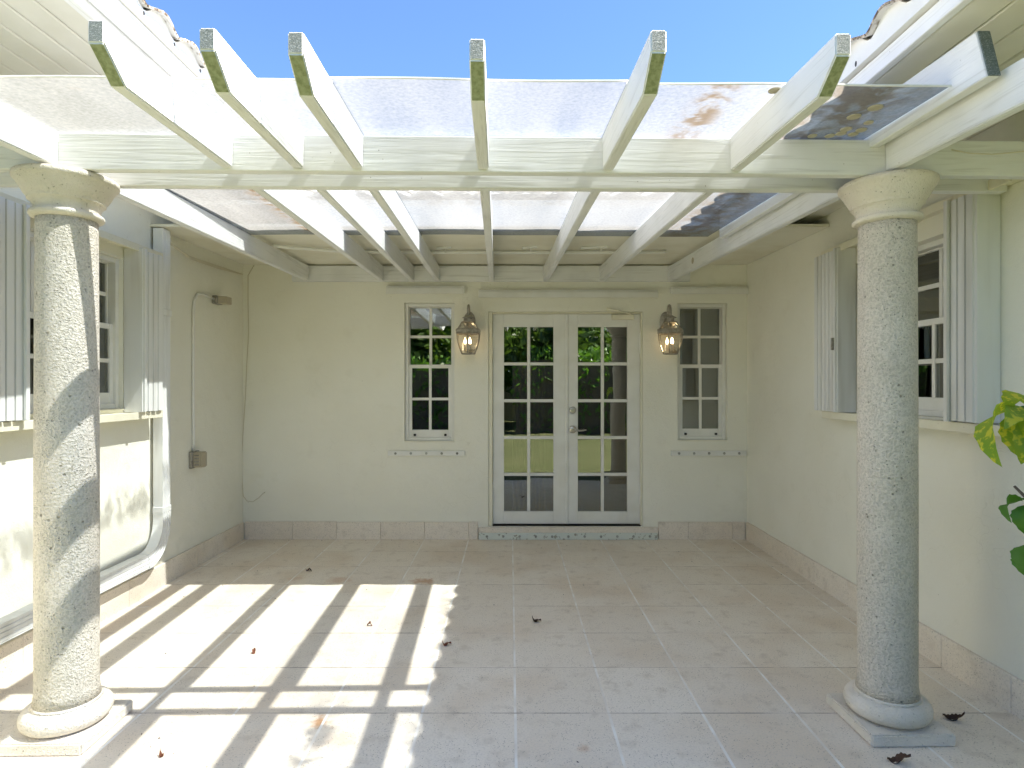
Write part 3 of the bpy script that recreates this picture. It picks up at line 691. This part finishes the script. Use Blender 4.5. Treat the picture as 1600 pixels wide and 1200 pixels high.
# ------------------------------------------------------------------ lanterns
def lantern(x, label, rot):
    yc = YB - .175; t = thing('wall_lantern', label, 'lantern', (x, YB, 1.74), 'brass carriage lanterns beside the french doors')
    M0 = Matrix.Translation((x, yc, 0)) @ Matrix.Rotation(rot, 4, 'Z')
    m = MB(Matrix.Translation((x, YB, 2.06)) @ Matrix.Rotation(R(90), 4, 'X') @ Matrix.Scale(1.7, 4, (0, 1, 0))); m.lathe([(.058, .001), (.058, .010), (.045, .020), (.012, .024)], (0, 0), 24)
    smooth_by_angle(m.build('back_plate', 'bronze', t))
    pts = [(x, YB - .02, 2.06), (x, YB - .06, 2.065)]
    for i in range(11):
        a = math.pi * (1 - i / 10); pts.append((x, yc + .045 + .045 * -math.cos(a) * -1, 2.145 + .055 * math.sin(a)))
    pts = [(x, YB - .018, 2.06), (x, YB - .05, 2.062), (x, yc + .075, 2.09), (x, yc + .078, 2.14)] + [(x, yc + .039 + .039 * math.cos(math.pi * i / 8), 2.15 + .05 * math.sin(math.pi * i / 8)) for i in range(9)] + [(x, yc, 2.115), (x, yc, 2.10)]
    m = MB(); m.tube(pts, .0125, 8); m.build('hook_arm', 'bronze', t, smooth=True)
    m = MB(M0); m.lathe([(.012, 2.108), (.020, 2.104), (.036, 2.094), (.056, 2.084), (.054, 2.080), (.034, 2.078), (.034, 2.052), (.062, 2.046), (.062, 2.040), (.03, 2.040)], (0, 0), 24); smooth_by_angle(m.build('cap', 'bronze', t))
    six = lambda r: [(r * math.cos(math.pi * 2 * i / 6), r * math.sin(math.pi * 2 * i / 6)) for i in range(6)]
    upper = [(.064, 2.042), (.092, 2.000), (.106, 1.978)]; lower = [(.116, 1.930), (.114, 1.890), (.104, 1.845), (.088, 1.795), (.068, 1.752)]
    m = MB(M0); m.lathe([(.108, 1.981), (.124, 1.976), (.128, 1.962), (.124, 1.946), (.128, 1.936), (.118, 1.930), (.104, 1.931), (.104, 1.978)], (0, 0), 6, cap=False); m.build('band', 'bronze', t)
    m = MB(M0); m.lathe([(.072, 1.756), (.074, 1.748), (.066, 1.744), (.058, 1.750), (.066, 1.756)], (0, 0), 6); m.build('bottom_ring', 'bronze', t)
    for i in range(6):
        m = MB(M0); a = math.pi * 2 * i / 6
        for pr in (upper, lower): m.tube([(r * math.cos(a), r * math.sin(a), z) for r, z in pr], .0045, 6)
        m.build('edge_bar', 'bronze', t, smooth=True)
        m = MB(M0); b = math.pi * 2 * (i + 1) / 6
        for pr in (upper, lower):
            vs = []; 
            for r, z in pr: vs += [(r * .985 * math.cos(a), r * .985 * math.sin(a), z), (r * .985 * math.cos(b), r * .985 * math.sin(b), z)]
            m.add(vs, [(2 * j, 2 * j + 1, 2 * j + 3, 2 * j + 2) for j in range(len(pr) - 1)])
        m.build('glass_panel', 'lantern_glass', t)
    for i in range(3):
        a = math.pi * 2 * i / 3 + .5; cx, cy = .030 * math.cos(a), .030 * math.sin(a)
        m = MB(M0); m.lathe([(.016, 1.775), (.010, 1.785), (.010, 1.84)], (cx, cy), 12); m.tube([(cx, cy, 1.78), (0, 0, 1.762)], .005, 6); cd = m.build('candle', 'candle', t)
        m = MB(M0); m.lathe([(.005, 1.84), (.011, 1.852), (.012, 1.865), (.007, 1.885), (.002, 1.900)], (cx, cy), 12); m.build('bulb', 'bulb', cd, smooth=True)
    return t
lantern(-.385, 'lit brass carriage lantern left of the french doors', R(30))
lantern(1.478, 'lit brass carriage lantern right of the french doors', R(8))

# ------------------------------------------------------------------ downspout (ribbed, turning forward along the wall)
ds = thing('downspout', 'white ribbed downspout running down the sunlit wall and forward along its foot', 'downspout', (XL + .05, 4.33, 0))
def ribbed(path, wd, dp, name, side):
    """rectangular ribbed pipe; path in (y, z), X from the wall"""
    prof = []
    n = 4
    for i in range(n):                      # ribs on the outer face
        q = i / n; prof += [(dp, -wd / 2 + wd * (q + .02)), (dp, -wd / 2 + wd * (q + .16)), (dp - .005, -wd / 2 + wd * (q + .20)), (dp - .005, -wd / 2 + wd * (q + .23))]
    prof += [(dp, wd / 2), (0, wd / 2), (0, -wd / 2)]
    vs = []; fs = []; q = len(prof); P = len(path)
    for i, (y, z) in enumerate(path):
        a = path[max(i - 1, 0)]; b = path[min(i + 1, P - 1)]; d = Vector((b[0] - a[0], b[1] - a[1])).normalized(); nrm = Vector((-d.y, d.x))
        for (o, s_) in prof: vs.append((XL + .024 + o, y + nrm.x * s_, z + nrm.y * s_))
    for i in range(P - 1):
        for j in range(q): fs.append((i * q + j, i * q + (j + 1) % q, (i + 1) * q + (j + 1) % q, (i + 1) * q + j))
    fs.append(tuple(range(q))); fs.append(tuple((P - 1) * q + j for j in range(q - 1, -1, -1)))
    return MB().add(vs, fs).build(name, 'white_aluminium', ds, bevel=0)
yv = 4.335
ribbed([(yv, 2.57), (yv, .58)], .098, .066, 'pipe', 0)
arc = [(yv - .21 + .21 * math.cos(a), .265 + .245 - .21 * 0 - .245 * math.sin(a)) for a in [math.pi / 2 * i / 10 for i in range(11)]]
ribbed([(yv, .585)] + arc, .102, .070, 'elbow', 0)
ribbed([(yv - .205, .265), (2.36, .262)], .098, .066, 'pipe', 0)
m = MB().box(XL + .001, XL + .096, yv - .058, yv + .058, 1.955, 2.0); m.build('strap', 'white_aluminium', ds, bevel=.002)
m = MB().box(XL + .022, XL + .0955, yv - .054, yv + .054, .56, .60); m.build('strap', 'white_aluminium', ds, bevel=.002)

# ------------------------------------------------------------------ conduit, boxes, wires
bx = thing('floodlight_box', 'small grey weathered socket box high on the left wall near the corner', 'electrical box', (XL, 5.25, 2.16))
m = MB().box(XL + .001, XL + .05, 5.17, 5.28, 2.155, 2.225); m.build('housing', 'grey_plastic', bx, bevel=.006)
m = MB().prism([(XL + .05, 5.18), (XL + .115, 5.21), (XL + .12, 5.29), (XL + .05, 5.275)], 'z', 2.158, 2.222); m.build('cover', 'smoky_plastic', bx, bevel=.004)
ob = thing('outlet_box', 'yellowed weatherproof outlet box low on the left wall at the conduit end', 'electrical box', (XL, 4.86, .80))
m = MB().box(XL + .001, XL + .03, 4.80, 4.92, .80, .935); m.build('housing', 'grey_plastic', ob, bevel=.005)
m = MB().prism([(XL + .03, 4.81), (XL + .09, 4.825), (XL + .105, 4.86), (XL + .10, 4.90), (XL + .03, 4.915)], 'z', .806, .93); cv = m.build('cover', 'smoky_plastic', ob, bevel=.008, segs=2)
for i in range(4): MB().box(XL + .04, XL + .078, 4.8075, 4.812, .825 + i * .025, .835 + i * .025).build('slot', 'grey_plastic', ob)
m = MB(); m.tube([(XL + .012, 4.86, .93), (XL + .014, 4.855, .98), (XL + .012, 4.852, 1.3), (XL + .012, 4.85, 1.75), (XL + .012, 4.855, 2.06), (XL + .013, 4.87, 2.14), (XL + .014, 4.91, 2.195), (XL + .015, 5.0, 2.21), (XL + .02, 5.17, 2.195)], .011, 8)
tag(m.build('conduit', 'white_paint', smooth=True), 'thin white conduit bending up the left wall between the two boxes', 'conduit')
m = MB(); p = [(-2.43, YB - .010, 2.60)]
for (x, y) in ((386, 430), (386, 470), (387, 520), (384, 570), (382, 620), (378, 680), (376, 720), (377, 755), (380, 775), (386, 783), (395, 784), (404, 778), (411, 771), (414, 769)):
    p.append(((x - 797) * .00605, YB - .012 - (.02 if y > 765 else 0), 1.46 + (602 - y) * .00605))
m.tube(p, .004, 6)
tag(m.build('loose_wire', 'wire_cream', smooth=True), 'thin loose wire hanging down the rear wall in the left corner, end curled', 'wire')
m = MB(); m.tube([(-1.85, 4.75, 2.55), (-1.7, 4.86, 2.558), (-1.45, 4.98, 2.562), (-1.1, 5.06, 2.570), (-.6, 5.08, 2.572), (.2, 5.09, 2.571), (.9, 5.07, 2.570), (1.25, 5.08, 2.572), (1.3, 5.085, 2.58)], .014, 8)
tag(m.build('soffit_pipe', 'white_paint', smooth=True), 'thin cream pipe running along the rear eave above the rafters', 'pipe')
m = MB()
for j in range(3):
    m.tube([(XL + .03, 4.30 + .015 * j, 2.60), (XL + .05 + .02 * j, 4.42, 2.50 - .01 * j), (XL + .06, 4.7, 2.44 + .008 * j), (XL + .04, 5.2, 2.46 + .01 * j), (XL + .03, 5.7, 2.50)], .005, 6)
tag(m.build('cable_bundle', 'wire_cream', smooth=True), 'bundle of cream cables sagging under the eave above the downspout', 'cable')
m = MB(); m.tube([(1.80, 2.478, 2.42), (1.87, 2.476, 2.405), (1.96, 2.475, 2.40), (2.05, 2.476, 2.408), (2.2, 2.478, 2.425)], .003, 6)
tag(m.build('loose_wire', 'wire_cream', smooth=True), 'thin wire drooping across the pergola beam right of the shaded column', 'wire')
m = MB(); m.tube([(1.452, 2.02, 2.60), (1.452, 1.6, 2.615), (1.452, 1.0, 2.62)], .004, 6)

# brackets left on the rear eave
for (x, y, l) in ((-.55, 4.95, 'leftmost'), (.15, 4.93, 'middle'), (.72, 4.93, 'long')):
    m = MB(); m.prism([(x - (.14 if l == 'long' else .05), 2.568), (x + .07, 2.578), (x + .07, 2.596), (x - (.14 if l == 'long' else .05), 2.585)], 'y', y, y + .03); m.lathe([(.006, 2.535), (.006, 2.575)], (x + .02, y + .01), 8)
    tag(m.build('eave_bracket', 'white_paint', bevel=.002), {'leftmost': 'small white bracket under the rear eave, leftmost of three', 'middle': 'small white bracket under the rear eave, middle of three', 'long': 'long tilted white bracket under the rear eave, rightmost of three'}[l], 'bracket', 'brackets under the rear eave')

# ------------------------------------------------------------------ shrub by the right column
def leaf_mesh(name, L, Wd, droop, fold, mat, seed, serr=.06):
    rnd = random.Random(seed); n = 12; vs = []; fs = []
    for i in range(n + 1):
        t = i / n; wv = Wd * (math.sin(math.pi * min(1, t ** .75 * 1.0)) ** .85) * .5
        if i == n: wv = .001
        wv *= 1 + (serr if i % 2 else -serr); bend = droop * t * t
        y = L * t * math.cos(bend * .6); z = -L * .5 * bend * t + .01 * math.sin(6 * t + seed)
        for s_ in (-1, -.5, 0, .5, 1):
            vs.append((s_ * wv, y, z + abs(s_) * wv * fold + .006 * math.sin(9 * t + 3 * s_)))
    for i in range(n):
        for j in range(4): fs.append((i * 5 + j, i * 5 + j + 1, i * 5 + j + 6, i * 5 + j + 5))
    me = bpy.data.meshes.new(name); me.from_pydata(vs, [], fs); me.materials.append(MATS[mat])
    for p in me.polygons: p.use_smooth = True
    return me
sh = thing('leafy_shrub', 'broad leaved shrub with yellow green variegated leaves beside the shaded column', 'shrub', (1.84, 2.02, -.07))
m = MB(); m.tube([(1.84, 2.02, -.07), (1.82, 2.03, .5), (1.79, 2.0, 1.0), (1.77, 2.02, 1.36), (1.80, 2.0, 1.62)], [.016, .014, .011, .009, .005], 8)
for (a, b) in (((1.82, 2.03, .5), (1.95, 1.9, .85)), ((1.79, 2.0, 1.0), (1.70, 2.05, 1.12))): m.tube([a, tuple((p + q) / 2 for p, q in zip(a, b)), b], [.008, .006, .004], 6)
m.build('stem', 'bark', sh, smooth=True)
lm = [leaf_mesh('leaf', .25, .13, 1.0, .35, 'leaf_variegated', s) for s in range(3)]; lg = [leaf_mesh('leaf', .20, .12, .9, .4, 'leaf_green', s + 5) for s in range(2)]
def put_leaf(me, base, direction, roll=0, sc_=1.0):
    d = Vector(direction).normalized(); zup = Vector((0, 0, 1)); xax = d.cross(zup)
    if xax.length < .05: xax = Vector((1, 0, 0))
    xax.normalize(); zax = xax.cross(d); Rm = Matrix((xax, d, zax)).transposed() @ Matrix.Rotation(roll, 3, 'Y')
    o = inst(me, 'leaf', sh, base); o.rotation_euler = Rm.to_euler(); o.scale = (sc_,) * 3
for (bx_, by_, bz_) in ((1.665, 2.0, 1.385), (1.675, 2.0, 1.375), (1.69, 2.0, 1.375), (1.705, 2.03, 1.08), (1.72, 2.03, 1.06), (1.735, 2.05, .90)):
    m = MB(); m.tube([(1.79, 2.01, bz_ - .03), ((1.79 + bx_) / 2, 2.0, bz_ + .012), (bx_, by_, bz_)], .0035, 6); m.build('leaf_stalk', 'leaf_green', sh, smooth=True)
put_leaf(lm[0], (1.665, 2.0, 1.385), (-.9, -.15, -.42), R(38), 1.0)
put_leaf(lm[1], (1.675, 2.0, 1.375), (-.30, -.2, -.75), R(20), .72)
put_leaf(lm[2], (1.69, 2.0, 1.375), (-.55, -.5, .05), R(-25), .62)
put_leaf(lm[1], (1.72, 2.02, 1.36), (.5, -.6, .1), 0, .9)
put_leaf(lm[0], (1.75, 2.02, 1.38), (.2, .6, .35), 0, .9)
put_leaf(lm[2], (1.80, 2.0, 1.60), (.6, -.2, .4), .3, .9); put_leaf(lm[1], (1.80, 2.0, 1.62), (-.05, -.5, .7), .3, .7)
put_leaf(lm[1], (1.70, 1.98, 1.34), (-.45, -.35, -.55), R(-15), .6); put_leaf(lg[1], (1.71, 2.03, 1.34), (-.15, .2, -.9), R(10), .7); put_leaf(lg[1], (1.74, 2.03, .93), (-.5, -.2, -.35), R(30), .6)
put_leaf(lg[0], (1.705, 2.03, 1.08), (-.80, -.1, -.28), R(45), .55)
put_leaf(lg[1], (1.72, 2.03, 1.06), (-.25, -.25, -.6), R(15), .55)
put_leaf(lg[0], (1.735, 2.05, .90), (-.35, -.3, -.45), R(30), .48)
put_leaf(lg[1], (1.85, 2.0, .9), (.6, -.4, .2), 0, 1.1); put_leaf(lg[0], (1.95, 1.9, .85), (.5, .3, .3), 0, 1.0)
for i in range(16):
    a = random.uniform(0, 6.28); z = random.uniform(.3, 1.5); put_leaf(random.choice(lg + lm), (1.90 + .05 * math.cos(a), 1.98 + .05 * math.sin(a), z), (abs(math.cos(a)) * .9, math.sin(a), random.uniform(-.3, .3)), random.uniform(-.4, .4), random.uniform(.6, 1.0))

# ------------------------------------------------------------------ fallen leaves and grit
def dead_leaf(x, y, L, rot, label, mat='dead_leaf', seed=0):
    me = leaf_mesh('fallen_leaf', L, L * .5, -.6, .5, mat, seed, .12); o = bpy.data.objects.new('fallen_leaf', me); place(o, None, (x, y, .006)); o.rotation_euler = (0.05, .1, rot)
    tag(o, label, 'leaf', 'dead leaves on the patio')
dead_leaf(.19, 3.74, .062, 1.3, 'dark dry leaf in the middle of the shaded patio tiles', seed=1)
dead_leaf(1.90, 2.67, .085, -2.1, 'dark curled leaf between the shaded column and the right wall', seed=2)
dead_leaf(1.47, 2.37, .085, -2.0, 'dark curled leaf in front of the shaded column plinth', seed=3)
dead_leaf(-1.39, 3.30, .035, .5, 'small reddish leaf on the sunlit tiles at left', 'red_dead_leaf', 4)
dead_leaf(-.835, 3.69, .035, 1.6, 'small brown leaf in the middle of a sunlit strip', 'red_dead_leaf', 5)
dead_leaf(-1.555, 4.766, .05, 1.5, 'small dark leaf on the shaded tiles near the rear left corner', seed=6)
dead_leaf(-.33, 3.41, .055, 1.7, 'brown leaf just outside the scalloped shadow edge', 'red_dead_leaf', 7)
dead_leaf(-1.36, 2.38, .03, .9, 'tiny reddish leaf at the front left of the patio', 'red_dead_leaf', 8)
m = MB()
for i in range(170):
    x = random.uniform(XL + .05, XR - .05); y = random.uniform(P0 + .05, YB - .1); r_ = random.choice((.0025, .003, .004, .006)); a = random.uniform(0, 6)
    if i > 110: x = random.choice((XR - .05 - abs(random.gauss(0, .08)), x)); y = y if x > 1.6 else YB - .05 - abs(random.gauss(0, .1))
    m.add([(x + r_ * math.cos(a), y + r_ * math.sin(a), .0015), (x - r_ * math.sin(a) * .5, y + r_ * math.cos(a) * .5, .0015), (x - r_ * math.cos(a), y - r_ * math.sin(a), .0015), (x + r_ * math.sin(a) * .5, y - r_ * math.cos(a) * .5, .0015), (x, y, .0015 + r_ * .6)], [(0, 1, 4), (1, 2, 4), (2, 3, 4), (3, 0, 4)])
g = m.build('floor_grit', 'dead_leaf'); g['kind'] = 'stuff'; g['label'] = 'scattered dark grit and crumbs on the patio tiles'

# ------------------------------------------------------------------ garden behind the camera (seen in the glass, shades the patio)
def leaves_mesh(mb, pts, size, rnd):
    for p in pts:
        a = Vector((rnd.gauss(0, 1), rnd.gauss(0, 1), rnd.gauss(0, 1))).normalized(); b = a.cross(Vector((rnd.gauss(0, 1), rnd.gauss(0, 1), rnd.gauss(0, 1)))).normalized(); s_ = size * rnd.uniform(.6, 1.3)
        mb.add([p - a * s_, p + b * s_ * .45, p + a * s_, p - b * s_ * .45], [(0, 1, 2, 3)])
def tree(x, y, h, crown, rad, n, size, seed, label, lean=(0, 0), clumps=16):
    rnd = random.Random(seed); t = thing('garden_tree', label, 'tree', (x, y, -.07), 'trees of the garden')
    m = MB(); cx, cy = x + lean[0], y + lean[1]; top = Vector((cx, cy, crown)); fork = Vector((x + lean[0] * .5, y + lean[1] * .5, crown * .55))
    m.tube([(x, y, -.1), ((x + fork.x) / 2 + .05, (y + fork.y) / 2, crown * .28), fork, (fork + top) / 2, top], [h * .028, h * .022, h * .018, h * .011, h * .004], 10)
    cl = []
    for i in range(clumps):
        d = Vector((rnd.gauss(0, 1), rnd.gauss(0, 1), rnd.gauss(0, .7))).normalized() * rnd.uniform(.45, .95); c = Vector((cx + d.x * rad[0], cy + d.y * rad[0], crown + d.z * rad[1])); cl.append(c)
        if i % 2 == 0: s0 = fork.lerp(top, rnd.uniform(0, .8)); m.tube([s0, s0.lerp(c, .5) + Vector((0, 0, .15)), c], [h * .008, h * .005, h * .002], 6)
    m.build('trunk', 'bark', t, smooth=True)
    m = MB(); pts = []
    for i in range(n):
        c = rnd.choice(cl); rr_ = rad[0] * .38; pts.append(c + Vector((rnd.gauss(0, .5), rnd.gauss(0, .5), rnd.gauss(0, .38))) * rr_)
    leaves_mesh(m, pts, size, rnd); m.build('crown', 'tree_leaf', t)
for q, (tx, ty, cz, lab) in enumerate(((-13, -12, 4.4, 'dense tree at the far left end of the hedge'), (-8, -11, 4.6, 'dense tree mirrored in the narrow left window'), (-3.5, -12.5, 5.2, 'dense tree mirrored in the left door leaf'), (1.2, -11.5, 5.0, 'dense tree mirrored in the right door leaf'), (5.5, -12.0, 4.8, 'dense tree behind the right hand hedge'), (10.5, -11, 4.6, 'dense tree at the far right end of the hedge'))):
    tree(tx, ty, 6, cz - 2.2, (2.9, 1.5), 4600, .22, q + 1, lab, clumps=26)
tree(1.5, -7.0, 7, 5.6, (1.8, 1.4), 2600, .15, 22, 'spreading tree shading the middle of the lawn', clumps=14)
def hedge(x0, x1, y, dp, h, n, seed, label):
    rnd = random.Random(seed); t = thing('garden_hedge', label, 'hedge', ((x0 + x1) / 2, y, -.07), 'hedges round the lawn')
    MB().box(x0, x1, y - dp * .35, y + dp * .35, -.07, h * .85).build('twigs', 'bark', t)
    m = MB(); pts = [Vector((rnd.uniform(x0, x1), y + rnd.uniform(-.5, .5) * dp, rnd.uniform(0, h) + .12 * math.sin(x0 + 3 * i))) for i in range(n)]
    leaves_mesh(m, pts, .11, rnd); m.build('foliage', 'hedge_leaf', t)
hedge(-14, -1.2, -7.6, 1.0, 2.3, 9000, 11, 'low green hedge across the lawn, left of the gap')
hedge(.2, 14, -7.2, 1.1, 2.5, 9000, 12, 'green hedge across the lawn, right of the gap')
gw = thing('garden_wall', 'low pale garden wall behind the hedges', 'wall', (0, -15, -.07))
m = MB().box(-25, 25, -15.1, -14.9, -.07, 1.9); m.build('wall', 'concrete', gw)
m = MB().box(-25, 25, -15.16, -14.84, 1.9, 1.98); m.build('coping', 'concrete', gw, bevel=.01)
